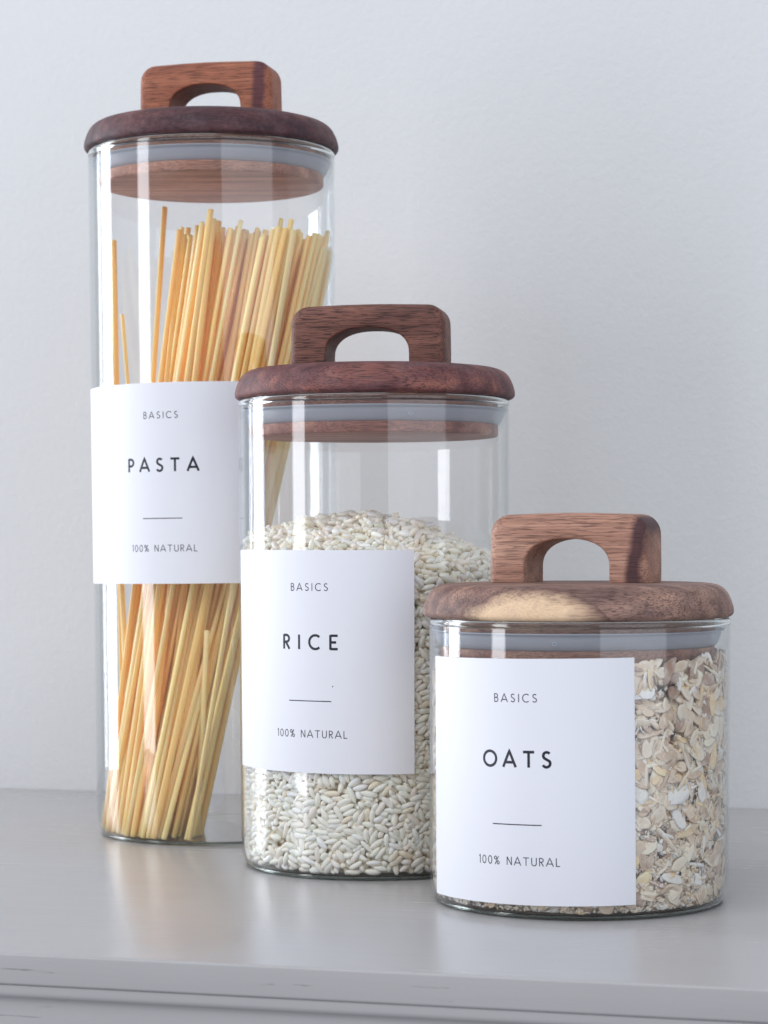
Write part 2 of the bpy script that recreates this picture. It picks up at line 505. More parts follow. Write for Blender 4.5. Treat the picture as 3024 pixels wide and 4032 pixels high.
LID_R = 51.5
def lid(parent, H, dx, rot, m_disc, m_handle, hrot, m_plug):
    prof = [(0.01, 0.0), (44, 0.0), (49.2, 0.0), (50.2, 0.12), (51.0, 0.6), (51.4, 1.2), (51.5, 1.9), (51.4, 3.0), (51.1, 4.1), (50.7, 5.3), (50.2, 6.5),
            (49.4, 8.0), (48.6, 9.0), (47.6, 9.8), (46.4, 10.45), (44.8, 10.9), (42.6, 11.15), (39.5, 11.3), (20, 11.4), (0.01, 11.4)]
    V, F = lathe(prof, 128)
    d = mesh_obj('lid', V, F, m_disc, parent, (dx * MM, 0, (H + 0.15) * MM))
    d.rotation_euler = (0, 0, R(rot))
    # plug under the disc, waisted where the seal sits
    pr = [(45.2, 0.0), (45.2, -4.2), (44.0, -4.5), (44.0, -9.2), (45.3, -9.6), (45.3, -13.0), (44.9, -13.5), (44.2, -13.7), (0.01, -13.7)]
    V, F = lathe(pr, 128)
    p = mesh_obj('plug', V, F, m_plug, d); auto_sharp(p, 40)
    sp = [(44.1, -4.5), (48.7, -3.9), (48.95, -4.1), (48.7, -4.4), (47.5, -4.6), (47.4, -5.2), (47.4, -5.6), (47.3, -6.1), (47.1, -6.7), (46.6, -7.9), (46.0, -8.9), (45.3, -9.5), (44.1, -9.55)]
    V, F = lathe(sp, 128)
    s = mesh_obj('seal', V, F, M_SIL, d)
    # small vent notch on the seal
    return d

def handle(parent, mat, rot, zbase, Wd=54.0, dx=0.0, H=22.9):
    """Rounded wooden bridge with an arched opening."""
    T = 19.0
    hw = Wd / 2
    outer = []
    rc = 6.5
    nseg = 8
    # outer outline from lower left, over the top, to lower right
    pts = [(-hw, 0.0), (-hw, 6), (-hw + 0.1, 12)]
    for i in range(nseg + 1):
        a = math.pi / 2 * i / nseg
        pts.append((-hw + 0.2 + rc - rc * math.cos(a), H - 0.5 - rc + rc * math.sin(a)))
    pts += [(-9, H - 0.1), (0, H), (9, H - 0.1)]
    for i in range(nseg + 1):
        a = math.pi / 2 * i / nseg
        pts.append((hw - 0.2 - rc + rc * math.sin(a), H - 0.5 - rc + rc * math.cos(a)))
    pts += [(hw - 0.1, 12), (hw, 6), (hw, 0.0)]
    outer = pts
    # inner arch, same number of points
    iw, ih = 14.5 * Wd / 54.0, 14.4
    def arch(t):           # t in 0..1
        L1 = 7.0
        ell = []
        a = math.pi * (1 - t)
        e = 2.35
        c, s = math.cos(a), math.sin(a)
        return (iw * (abs(c) ** (2 / e)) * (1 if c > 0 else -1), 5.0 + (ih - 5.0) * (abs(s) ** (2 / e)))
    n_ = len(outer)
    inner = [(-iw, 0.0)] + [arch(i / (n_ - 3)) for i in range(n_ - 2)] + [(iw, 0.0)]
    ring = outer + inner[::-1]
    m = len(ring)
    ro_, ri_ = 3.0, 0.9
    # slices through the thickness: outer outline shrinks strongly towards the faces, the arch only slightly
    V, F = [], []
    K = 6
    sl = []
    for i in range(K + 1):
        a = math.pi / 2 * i / K
        sl.append((-T / 2 + ro_ - ro_ * math.cos(a), ro_ - ro_ * math.sin(a), max(0.0, ri_ - ri_ * math.sin(min(math.pi / 2, a * 2.2)))))
    sl = sl + [(-y, s1, s2) for y, s1, s2 in sl[::-1]]
    for (y, so, si) in sl:
        for j, (x, z) in enumerate(ring):
            if j < n_:
                # inset of outer outline
                px = x * (hw - so) / hw
                pz = z * (H - so) / H
            else:
                px = x * (iw + si) / iw
                pz = z * (ih + si) / ih if z > 0 else 0.0
            V.append((px * MM, y * MM, pz * MM))
    for s in range(len(sl) - 1):
        for j in range(m):
            k = (j + 1) % m
            F.append((s * m + j, s * m + k, (s + 1) * m + k, (s + 1) * m + j))
    for s, flip in ((0, True), (len(sl) - 1, False)):
        for j in range(n_ - 1):
            a, b = s * m + j, s * m + j + 1
            c, d = s * m + (m - 1 - j - 1), s * m + (m - 1 - j)
            F.append((a, d, c, b) if flip else (a, b, c, d))
    o = mesh_obj('handle', V, F, mat, parent, (dx * MM, 0, zbase * MM))
    o.rotation_euler = (0, 0, R(rot))
    import bmesh
    bm = bmesh.new(); bm.from_mesh(o.data)
    bmesh.ops.recalc_face_normals(bm, faces=bm.faces)
    bm.to_mesh(o.data); bm.free()
    auto_sharp(o, 50)
    return o

# ------------------------------------------------------------------ lettering
def arc(cx, cy, rx, ry, a0, a1, n=14):
    return [(cx + rx * math.cos(R(a0 + (a1 - a0) * i / n)), cy + ry * math.sin(R(a0 + (a1 - a0) * i / n))) for i in range(n + 1)]
GLYPH = {  # cap height 1; (advance width, strokes)
    'A': (0.86, [[(0.0, 0), (0.43, 1.0), (0.86, 0)], [(0.16, 0.30), (0.70, 0.30)]]),
    'B': (0.50, [[(0.04, 0), (0.04, 1)], [(0.04, 0.97)] + arc(0.23, 0.75, 0.22, 0.22, 90, -90) + [(0.04, 0.53)], [(0.23, 0.53)] + arc(0.25, 0.28, 0.25, 0.25, 90, -90) + [(0.04, 0.03)]]),
    'C': (0.80, [arc(0.48, 0.5, 0.46, 0.47, 48, 312, 24)]),
    'E': (0.55, [[(0.04, 0), (0.04, 1)], [(0.04, 0.955), (0.56, 0.955)], [(0.04, 0.5), (0.45, 0.5)], [(0.04, 0.045), (0.56, 0.045)]]),
    'I': (0.08, [[(0.04, 0), (0.04, 1)]]),
    'L': (0.46, [[(0.04, 1), (0.04, 0)], [(0.04, 0.03), (0.48, 0.03)]]),
    'N': (0.66, [[(0.04, 0), (0.04, 1.0)], [(0.05, 0.98), (0.61, 0.02)], [(0.62, 0), (0.62, 1)]]),
    'O': (0.94, [arc(0.47, 0.5, 0.46, 0.46, 0, 360, 32)]),
    'P': (0.50, [[(0.04, 0), (0.04, 1)], [(0.04, 0.955)] + arc(0.24, 0.70, 0.25, 0.255, 90, -90) + [(0.04, 0.445)]]),
    'R': (0.54, [[(0.04, 0), (0.04, 1)], [(0.04, 0.955)] + arc(0.24, 0.72, 0.25, 0.235, 90, -90) + [(0.04, 0.485)], [(0.20, 0.485), (0.52, 0.0)]]),
    'S': (0.56, [arc(0.29, 0.745, 0.215, 0.215, 35, 205, 12)[:-1] + [(0.13, 0.60), (0.30, 0.50), (0.46, 0.41)] + arc(0.27, 0.275, 0.235, 0.235, 25, -155, 14)]),
    'T': (0.72, [[(0.36, 0), (0.36, 1)], [(0.0, 0.955), (0.72, 0.955)]]),
    'U': (0.66, [[(0.04, 1), (0.04, 0.35)] + arc(0.33, 0.33, 0.29, 0.30, 180, 360)[1:-1] + [(0.62, 0.35), (0.62, 1)]]),
    '1': (0.24, [[(0.02, 0.86), (0.20, 0.98), (0.20, 0)]]),
    '0': (0.56, [arc(0.28, 0.5, 0.25, 0.47, 0, 360, 28)]),
    '%': (0.72, [arc(0.18, 0.78, 0.15, 0.19, 0, 360, 16), arc(0.56, 0.22, 0.15, 0.19, 0, 360, 16), [(0.62, 1.0), (0.12, 0.0)]]),
    ' ': (0.42, []),
}
def lettering(name, parent, text, height, width, sw, map3):
    """Ribbon strokes mapped on the label; width fixes the letter spacing."""
    tot = sum(GLYPH[c][0] for c in text) * height
    gap = (width - tot) / (len(text) - 1)
    x = -width / 2
    V, F = [], []
    lay = 0
    for c in text:
        wd, strokes = GLYPH[c]
        for st in strokes:
            P = [np.array((x + px * height, py * height)) for px, py in st]
            # subdivide long strokes so that they follow the curve of the jar
            Q = [P[0]]
            for a, b in zip(P[:-1], P[1:]):
                k = max(1, int(np.linalg.norm(b - a) / 0.8))
                for i in range(1, k + 1): Q.append(a + (b - a) * i / k)
            closed = np.linalg.norm(Q[0] - Q[-1]) < 1e-6
            k0 = len(V)
            lay += 1
            for i, p in enumerate(Q):
                if closed:
                    t1 = Q[i] - Q[i - 1] if i > 0 else Q[0] - Q[-2]
                    t2 = Q[i + 1] - Q[i] if i < len(Q) - 1 else Q[1] - Q[0]
                else:
                    t1 = Q[i] - Q[i - 1] if i > 0 else Q[1] - Q[0]
                    t2 = Q[i + 1] - Q[i] if i < len(Q) - 1 else Q[-1] - Q[-2]
                t1 = t1 / np.linalg.norm(t1); t2 = t2 / np.linalg.norm(t2)
                t = t1 + t2; t = t / np.linalg.norm(t)
                nn = np.array((-t[1], t[0])); sc = min(1.9, 1.0 / max(0.45, float(t @ t1)))
                for sg in (1, -1):
                    q = p + nn * sg * sw / 2 * sc
                    V.append(map3(q[0], q[1], 0.0012 * (lay % 12)))
            for i in range(len(Q) - 1):
                a = k0 + 2 * i
                F.append((a, a + 1, a + 3, a + 2))
        x += wd * height + gap
    return mesh_obj(name, V, F, M_INK, parent, smooth=False)

def paper_label(parent, th0, th1, zb, zt, tc, title, title_w, tilt=0.0, lift=0.0, curl=0.0, speck=None):
    """Square paper sticker wrapped on the glass; angles in degrees from the camera side, + to the right."""
    RL = 50.06
    tm = (th0 + th1) / 2
    zm = (zb + zt) / 2
    ct, st = math.cos(R(tilt)), math.sin(R(tilt))
    def surf(s, z, out=0.0):
        # s: arc length in mm from the label's middle, z height from its middle
        s2, z2 = s * ct + z * st, -s * st + z * ct
        a = R(tm) + s2 / RL
        # one edge standing slightly off the glass
        e = max(0.0, (-s / (R(th1 - th0) * RL / 2) - 0.86) / 0.14)
        r = RL + out + lift * e * e
        return (r * math.sin(a) * MM, -r * math.cos(a) * MM, (zm + z2) * MM)
    hw = R(th1 - th0) * RL / 2; hh = (zt - zb) / 2
    nu, nv = 64, 10
    V, F = [], []
    for lay in (0.16, 0.0):
        for j in range(nv + 1):
            for i in range(nu + 1):
                V.append(surf(-hw + 2 * hw * i / nu, -hh + 2 * hh * j / nv, lay))
    n1 = (nu + 1) * (nv + 1)
    for j in range(nv):
        for i in range(nu):
            a = j * (nu + 1) + i
            F.append((a, a + 1, a + nu + 2, a + nu + 1))
            F.append((n1 + a, n1 + a + nu + 1, n1 + a + nu + 2, n1 + a + 1))
    def rim(ids):
        for a, b in zip(ids[:-1], ids[1:]): F.append((b, a, n1 + a, n1 + b))
    rim([i for i in range(nu + 1)])
    rim([nv * (nu + 1) + i for i in range(nu, -1, -1)])
    rim([j * (nu + 1) for j in range(nv, -1, -1)])
    rim([j * (nu + 1) + nu for j in range(nv + 1)])
    o = mesh_obj('paper_label', V, F, M_PAPER, parent); auto_sharp(o, 40)
    s0 = R(tc - tm) * RL
    def m3(zbase):
        return lambda x, y, k: surf(s0 + x, -hh + zbase + y, 0.185 + k)
    lettering('small_lettering', o, 'BASICS', 2.65, 14.8, 0.29, m3(64.4))
    lettering('title_lettering', o, title, 5.15, title_w, 0.88, m3(43.8))
    lettering('small_lettering', o, '100% NATURAL', 2.65, 28.4, 0.28, m3(12.6))
    # divider line
    f = m3(25.4)
    V, F = [], []
    for i in range(13):
        x = -8.5 + 17.0 * i / 12
        V += [f(x, 0.0, 0), f(x, 0.34, 0)]
    F = [(2 * i, 2 * i + 2, 2 * i + 3, 2 * i + 1) for i in range(12)]
    mesh_obj('divider_line', V, F, M_INK, o, smooth=False)
    if speck:
        sx, sz = speck
        V = [surf(sx + 0.24 * math.cos(t), sz + 0.24 * math.sin(t), 0.20) for t in np.linspace(0, 2 * math.pi, 10)[:-1]]
        mesh_obj('ink_speck', V, [tuple(range(9))], M_INK, o, smooth=False)
    return o

# woods (dark, mid, light heartwood tones)
W_PL = mat_wood('dark_acacia', (0.036, 0.014, 0.022), (0.090, 0.033, 0.040), (0.19, 0.075, 0.068), 1, 0.75, bloom_sheen=0.22)
W_PH = mat_wood('red_acacia', (0.25, 0.078, 0.044), (0.38, 0.132, 0.074), (0.49, 0.195, 0.115), 2, 0.55,
                extra=stripe_extra(0.0208, 0.0262, 0.05, (0.10, 0.030, 0.035)))
W_RL = mat_wood('plum_acacia', (0.070, 0.023, 0.031), (0.165, 0.056, 0.056), (0.34, 0.125, 0.092), 3, 0.75, tilt=9, bloom_sheen=0.22)
W_RH = mat_wood('brown_acacia', (0.105, 0.042, 0.035), (0.195, 0.080, 0.060), (0.31, 0.135, 0.095), 4, 0.85)
W_OL = mat_wood('sapwood_acacia', (0.115, 0.062, 0.058), (0.29, 0.168, 0.132), (0.49, 0.30, 0.22), 5, 0.65, extra=sap_extra, bloom_sheen=0.22)
W_OH = mat_wood('tan_acacia', (0.32, 0.158, 0.108), (0.47, 0.250, 0.180), (0.62, 0.37, 0.27), 6, 0.5,
                extra=stripe_extra(0.0212, 0.0262, -0.08, (0.075, 0.032, 0.035)))
W_PP = mat_wood('plug_acacia', (0.28, 0.115, 0.080), (0.46, 0.215, 0.145), (0.60, 0.32, 0.22), 8, 0.4)
W_RP = mat_wood('plug_walnut', (0.21, 0.080, 0.066), (0.36, 0.155, 0.115), (0.54, 0.28, 0.19), 9, 0.4)
W_OP = mat_wood('plug_oak', (0.24, 0.12, 0.10), (0.38, 0.21, 0.16), (0.56, 0.35, 0.24), 10, 0.4)

JARS = {
    'pasta': dict(x=-68.98, y=973.0, H=276.9),
    'rice': dict(x=-3.4, y=875.0, H=171.5),
    'oats': dict(x=65.2, y=785.3, H=94.6),
}
def jar_origin(k):
    return (JARS[k]['x'] * MM, JARS[k]['y'] * MM, 0.0)

GRP = 'glass storage jars on the shelf'
jp = thing('storage_jar', 'tallest glass jar, labelled PASTA, with a dark wooden lid', 'jar', jar_origin('pasta'), GRP)
jr = thing('storage_jar', 'middle glass jar, labelled RICE, with a plum brown wooden lid', 'jar', jar_origin('rice'), GRP)
jo = thing('storage_jar', 'shortest glass jar, labelled OATS, its wooden lid with a pale sapwood patch', 'jar', jar_origin('oats'), GRP)

glass_body(jp, 276.9); glass_body(jr, 171.5); glass_body(jo, 94.6)
lp = lid(jp, 276.9, 0.0, 0, W_PL, None, 0, W_PP)
lr = lid(jr, 171.5, 0.55, 0, W_RL, None, 0, W_RP)
lo = lid(jo, 94.6, -0.6, 0, W_OL, None, 0, W_OP)
handle(lp, W_PH, -13.0, 11.45, 55.5, 0.0, 23.5)
handle(lr, W_RH, -10.0, 11.45, 57.3, -1.2, 22.9)
handle(lo, W_OH, -24.0, 11.45, 55.0, -0.7, 22.9)
paper_label(jp, -78.0, 27.0, 103.6, 181.9, -20.6, 'PASTA', 30.7, tilt=-0.4, lift=0.05)
paper_label(jr, -75.3, 16.4, 38.3, 117.0, -27.2, 'RICE', 21.8, tilt=0.1, speck=(11.0, -8.5))
paper_label(jo, -73.4, 15.8, 4.9, 83.0, -28.1, 'OATS', 23.5, tilt=-0.7)

# vent notches on the seals
def vent(lidobj, th, dz):
    a = R(th)
    V, F = [], []
    n_ = 12
    for k, (rr, dd) in enumerate(((0.95, 0.0), (0.62, 0.45), (0.40, -0.2))):
        for i in range(n_):
            t = 2 * math.pi * i / n_
            u, w = rr * math.cos(t), rr * 0.8 * math.sin(t)
            r = 46.95 + dd
            V.append(((r * math.sin(a + u / 47)) * MM, (-r * math.cos(a + u / 47)) * MM, (dz + w) * MM))
    for k in range(2):
        for i in range(n_):
            j = (i + 1) % n_
            F.append((k * n_ + i, k * n_ + j, (k + 1) * n_ + j, (k + 1) * n_ + i))
    F.append(tuple(2 * n_ + i for i in range(n_)))
    s = [c for c in lidobj.children if c.name.startswith('seal')][0]
    mesh_obj('vent_tab', V, F, M_SIL, lidobj)
vent(lr, 15.5, -7.2); vent(lo, -13.5, -7.2)

# inner profile of the jars: how far out the contents may reach at height z (mm)
def inner_r(z):
    return np.interp(z, [1.75, 2.6, 3.9, 5.6, 7.5, 9.5], [47.6, 48.0, 48.45, 48.82, 49.05, 49.14])

# ------------------------------------------------------------------ pasta
def make_pasta():
    r_in = 49.0
    NL = 14
    sb = []
    # bottom ends: crowded against the front left of the base
    while len(sb) < 160:
        x, y = rng.uniform(-47, -9.0), rng.uniform(-46, 18)
        if math.hypot(x, y) > r_in - 1.6: continue
        if x > -9 + 0.18 * (-y) * 0: pass
        if all((x - a) ** 2 + (y - b) ** 2 > 1.95 ** 2 for a, b in sb): sb.append((x, y))
        elif rng.random() < 0.0005: sb.append((x, y))
    sb = np.array(sb)
    bx, by = sb[:, 0], sb[:, 1]
    L = rng.normal(246.0, 2.3, len(sb))
    tx = -15.0 + (bx + 46) * 1.72 + rng.normal(0, 8.0, len(sb))
    ty = 3.0 + (by + 10) * 0.8 + rng.normal(0, 12.0, len(sb))
    tx = np.maximum(tx, -14.5)
    P = np.zeros((len(sb), NL, 3))
    for i in range(len(sb)):
        d = np.array((tx[i] - bx[i], ty[i] - by[i]))
        h = math.sqrt(max(10, L[i] ** 2 - d @ d))
        for k in range(NL):
            f = k / (NL - 1)
            P[i, k] = (bx[i] + d[0] * f, by[i] + d[1] * f, 2.2 + h * f)
    special = []
    # the lone strand standing apart and two leaning left, one broken short piece
    def sp(b, t, ztop):
        q = np.zeros((NL, 3))
        for k in range(NL):
            f = k / (NL - 1); q[k] = (b[0] + (t[0] - b[0]) * f, b[1] + (t[1] - b[1]) * f, 2.2 + (ztop - 2.2) * f)
        return q
    lone = sp((-36, -20), (-23.3, 20), 258.5)
    left1 = sp((-33, -12), (-45.8, 4), 236)
    left2 = sp((-22, 10), (-41.5, 15), 214)
    left3 = sp((-38, 12), (-44.0, 12), 244)
    n0 = len(P)
    P = np.concatenate([P, [left1, left2, left3, lone]])
    lockm = np.zeros(len(P), bool); lockm[-1] = True
    n = len(P)
    iu = np.triu_indices(n, 1)
    fz = np.linspace(0, 1, NL)
    A = np.stack([np.ones(NL), fz], 1)
    PA = A @ np.linalg.pinv(A)
    for it in range(260):
        for k in range(NL):
            X = P[:, k, :2]
            D = X[iu[0]] - X[iu[1]]
            d = np.hypot(D[:, 0], D[:, 1]) + 1e-6
            ov = np.clip(2.15 - d, 0, None)
            c = (D / d[:, None]) * (ov * 0.42)[:, None]
            dx = np.zeros_like(X)
            np.add.at(dx, iu[0], c); np.add.at(dx, iu[1], -c)
            dx[lockm] *= 0.15
            X += np.clip(dx, -0.8, 0.8)
            rr = np.hypot(X[:, 0], X[:, 1]); lim = r_in - 1.1 - (0.9 if k == 0 else 0)
            s = np.minimum(1, lim / np.maximum(rr, 1e-6)); X *= s[:, None]
            P[:, k, :2] = X
        S = np.einsum('ab,nbc->nac', PA, P[:, :, :2])
        w = 0.35 if it < 220 else 0.15
        P[:, :, :2] = P[:, :, :2] * (1 - w) + S * w
        P[:, :, 0] += 0.015 * (fz[None, :] - 0.4)
    broken = sp((-6.5, -30), (-1.0, -38.5), 85)
    P = np.concatenate([P, [broken]])
    # cross sections
    NS = 10
    jx, jy, _ = jar_origin('pasta')
    for i in range(len(P)):
        pts = P[i]
        rot = rng.uniform(0, math.pi)
        wa, wb = rng.uniform(1.12, 1.48), rng.uniform(0.82, 1.02)
        V, F = [], []
        base = pts[0].copy()
        T0 = pts[-1] - pts[0]; T0 /= np.linalg.norm(T0)
        u = np.cross(T0, (0, 1.0, 0)); u /= np.linalg.norm(u); v = np.cross(T0, u)
        tw = rng.normal(0, 0.5)
        rings = [(0, 0.80, 0.0), (0, 1.0, 0.35)] + [(k, 1.0, 0.0) for k in range(1, NL - 1)] + [(NL - 1, 1.0, -0.35), (NL - 1, 0.82, 0.0)]
        for k, s, off in rings:
            c = pts[k] + T0 * off - base
            for q in range(NS):
                a = 2 * math.pi * q / NS
                ca, sa = math.cos(a) * wa * s, math.sin(a) * wb * s
                rt_ = rot + tw * k / NL
                x = ca * math.cos(rt_) - sa * math.sin(rt_); y = ca * math.sin(rt_) + sa * math.cos(rt_)
                w = c + u * x + v * y
                V.append(tuple(w * MM))
        m = len(rings)
        for k in range(m - 1):
            for q in range(NS):
                p2 = (q + 1) % NS
                F.append((k * NS + q, k * NS + p2, (k + 1) * NS + p2, (k + 1) * NS + q))
        F.append(tuple(range(NS - 1, -1, -1))); F.append(tuple((m - 1) * NS + q for q in range(NS)))
        o = mesh_obj('pasta_strand', V, F, M_PASTA)
        auto_sharp(o, 60)
        o.location = ((jx / MM + base[0]) * MM, (jy / MM + base[1]) * MM, base[2] * MM)
        grp = 'dry pasta strands in the tall jar'
        if i == n - 1:
            tag(o, 'lone pasta strand standing apart, highest above the bundle in the tall jar', 'pasta', grp)
        elif i == len(P) - 1:
            tag(o, 'short broken pasta strand ending halfway down the tall jar below its label', 'pasta', grp)
        elif i == n0:
            tag(o, 'pasta strand leaning far left of the bundle, tip touching the tall jar', 'pasta', grp)
        elif i == n0 + 1:
            tag(o, 'shorter pasta strand crossing leftwards behind the bundle, its tip low above the tall jar label', 'pasta', grp)
        elif i == n0 + 2:
            tag(o, 'almost upright pasta strand standing alone at the far left of the tall jar', 'pasta', grp)
        else:
            tag(o, 'yellow dry pasta strand in the bundle leaning to the right in the tall jar', 'pasta', grp)
make_pasta()

# ------------------------------------------------------------------ rice
def rice_surface(x, y):
    xl, xr = np.clip(-x, 0, None) / 47, np.clip(x, 0, None) / 47
    yf, yb = np.clip(-y, 0, None) / 47, np.clip(y, 0, None) / 47
    return 132.5 - 8.0 * xl ** 1.6 - 18.0 * xr ** 1.5 - 15.0 * yf ** 1.4 - 10.0 * yb ** 1.6

def make_rice():
    RIN = 49.0
    RS, SP = 1.05, 1.62            # sphere radius and spacing of the three-sphere grains
    CORE = 42.3
    n_side, n_top = 9700, 2500
    a = rng.uniform(0, 2 * math.pi, n_side)
    r = np.sqrt(rng.uniform(CORE ** 2, (RIN - RS) ** 2, n_side))
    z = 2.2 + RS + rng.uniform(0, 1, n_side) * 112
    C1 = np.stack([r * np.cos(a), r * np.sin(a), z], 1)
    zs = rice_surface(C1[:, 0], C1[:, 1])
    C1[:, 2] = 4.5 + (C1[:, 2] - 4.5) / 112 * (zs - 12.0)
    a = rng.uniform(0, 2 * math.pi, n_top); r = np.sqrt(rng.uniform(0, 46 ** 2, n_top))
    C2 = np.stack([r * np.cos(a), r * np.sin(a), np.zeros(n_top)], 1)
    C2[:, 2] = rice_surface(C2[:, 0], C2[:, 1]) - rng.uniform(0.5, 8.5, n_top)
    C = np.concatenate([C1, C2]); n = len(C)
    # directions: tangent to the glass, more lying than standing
    th = np.arctan2(C[:, 1], C[:, 0])
    tang = np.stack([-np.sin(th), np.cos(th), 0 * th], 1)
    rad = np.stack([np.cos(th), np.sin(th), 0 * th], 1)
    el = rng.normal(0, 0.75, n)
    D = tang * np.cos(el)[:, None] + np.array((0, 0, 1.0)) * np.sin(el)[:, None] + rad * rng.normal(0, 0.62, n)[:, None]
    D[n_side:] = rng.normal(0, 1, (n_top, 3)) * (1, 1, 0.35)
    D *= np.where(rng.random(n) < 0.5, -1, 1)[:, None]
    D /= np.linalg.norm(D, axis=1)[:, None]
    P = np.stack([C - D * SP, C, C + D * SP], 1)      # n,3,3
    rads = np.array([0.93, 1.0, 0.93]) * RS
    gid = np.repeat(np.arange(n), 3); rr = np.tile(rads, n)
    cell = 2.7
    K = 5
    top = np.zeros(n, bool); top[n_side:] = True
    offs = [(i, j, k) for i in (-1, 0, 1) for j in (-1, 0, 1) for k in (-1, 0, 1) if (i, j, k) > (0, 0, 0) or (i, j, k) == (0, 0, 0)]
    for it in range(42):
        X = P.reshape(-1, 3)
        g = np.floor((X + (60, 60, 5)) / cell).astype(np.int64)
        GX, GY, GZ = 48, 48, 60
        g = np.clip(g, 1, (GX - 2, GY - 2, GZ - 2))
        key = (g[:, 0] * GY + g[:, 1]) * GZ + g[:, 2]
        order = np.argsort(key, kind='stable'); ks = key[order]
        first = np.searchsorted(ks, ks, 'left'); slot = np.arange(len(ks)) - first
        tab = np.full((GX * GY * GZ, K), -1, np.int64)
        ok = slot < K
        tab[ks[ok], slot[ok]] = order[ok]
        dX = np.zeros_like(X); cnt = np.zeros(len(X))
        for (i, j, k) in offs:
            nb = tab[key + (i * GY + j) * GZ + k]                   # m,K
            for s in range(K):
                b = nb[:, s]
                m = (b >= 0)
                ia = np.nonzero(m)[0]; ib = b[m]
                if (i, j, k) == (0, 0, 0):
                    q = ib > ia; ia, ib = ia[q], ib[q]
                q = gid[ia] != gid[ib]; ia, ib = ia[q], ib[q]
                if not len(ia): continue
                d = X[ia] - X[ib]; L = np.sqrt((d * d).sum(1)) + 1e-6
                ov = rr[ia] + rr[ib] - L; q = ov > 0
                if not q.any(): continue
                ia, ib, d, L, ov = ia[q], ib[q], d[q], L[q], ov[q]
                c = d / L[:, None] * (ov * 0.5)[:, None]
                for ax in range(3):
                    dX[:, ax] += np.bincount(ia, c[:, ax], len(X)) - np.bincount(ib, c[:, ax], len(X))
                cnt += np.bincount(ia, minlength=len(X)) + np.bincount(ib, minlength=len(X))
        X = X + dX / np.maximum(1, cnt * 0.45)[:, None]
        # a pull outwards to the glass and gentle gravity on the heap
        rxy = np.hypot(X[:, 0], X[:, 1])
        tp = np.repeat(top, 3)
        X[:, 2] -= np.where(tp, 0.05, 0.0)
        pull = np.where(tp, 0.0, 0.04)
        X[:, :2] += X[:, :2] / np.maximum(rxy, 1)[:, None] * pull[:, None]
        lim = inner_r(X[:, 2]) - 0.1 - rr * np.where(X[:, 2] < 8, 1.15, 0.98)
        rxy = np.hypot(X[:, 0], X[:, 1]); s = np.minimum(1, lim / np.maximum(rxy, 1e-6)); X[:, :2] *= s[:, None]
        side = ~tp
        s = np.where(side & (rxy < CORE) & (X[:, 2] < 105), CORE / np.maximum(rxy, 1), 1); X[:, :2] *= s[:, None]
        X[:, 2] = np.maximum(X[:, 2], 2.15 + rr)
        zs = rice_surface(X[:, 0], X[:, 1])
        X[:, 2] = np.minimum(X[:, 2], zs + 0.3)
        X[:, 2] = np.where(tp, np.maximum(X[:, 2], zs - 10), X[:, 2])
        P = X.reshape(n, 3, 3)
        C = P.mean(1); D = P[:, 2] - P[:, 0]; D /= np.linalg.norm(D, axis=1)[:, None] + 1e-9
        P = np.stack([C - D * SP, C, C + D * SP], 1)
    # grain mesh: smooth slightly pointed ellipsoid with one blunt corner
    nu, nv = 9, 9
    gv = []
    for j in range(nv):
        t = math.pi * j / (nv - 1)
        for i in range(nu):
            p = 2 * math.pi * i / nu
            gv.append((-math.cos(t), math.sin(t) ** 1.08 * math.cos(p), math.sin(t) ** 1.08 * math.sin(p)))
    gv = np.array(gv)
    gt = []
    for j in range(nv - 1):
        for i in range(nu):
            i2 = (i + 1) % nu
            if j > 0: gt.append((j * nu + i, j * nu + i2, (j + 1) * nu + i))
            if j < nv - 2: gt.append((j * nu + i2, (j + 1) * nu + i2, (j + 1) * nu + i))
    gt = np.array(gt)
    ref = rng.normal(0, 1, (n, 3)); U = np.cross(D, ref); U /= np.linalg.norm(U, axis=1)[:, None]; Wv = np.cross(D, U)
    a_ = rng.normal(2.9, 0.32, n); b_ = rng.normal(1.24, 0.13, n); c_ = rng.normal(1.06, 0.08, n)
    small = rng.random(n) < 0.11; a_[small] *= rng.uniform(0.5, 0.75, small.sum())
    skew = rng.normal(0.10, 0.06, n)
    G = gv[None]
    ex = G[:, :, 0] * a_[:, None]
    tap = 1 - skew[:, None] * G[:, :, 0]
    ey = G[:, :, 1] * b_[:, None] * tap + 0.12 * (G[:, :, 0] ** 2 - 0.5)
    ez = G[:, :, 2] * c_[:, None] * tap
    V = C[:, None] + D[:, None] * ex[..., None] + U[:, None] * ey[..., None] + Wv[:, None] * ez[..., None]
    V = V.reshape(-1, 3)
    rxy = np.hypot(V[:, 0], V[:, 1]); s = np.minimum(1, inner_r(V[:, 2]) / rxy); V[:, :2] *= s[:, None]
    V[:, 2] = np.maximum(V[:, 2], 2.06)
    T = (gt[None] + (np.arange(n) * len(gv))[:, None, None]).reshape(-1, 3)
    tone = rng.normal(0, 1, n)
    base = np.array((0.99, 0.915, 0.80))
    col = base[None] * (1 + 0.05 * tone[:, None]) + rng.normal(0, 0.012, (n, 3))
    chalk = rng.random(n) < 0.10; col[chalk] = (0.97, 0.95, 0.91)
    yel = rng.random(n) < 0.05; col[yel] = (0.88, 0.77, 0.60)
    col = np.repeat(np.clip(col, 0, 0.97), len(gv), 0)
    # the grains deep inside, never seen one by one
    pr = [(0.01, 2.3), (CORE + 0.6, 2.3)]
    for zz in range(10, 104, 8): pr.append((CORE + 0.6, float(zz)))
    nseg = 48
    cv = []
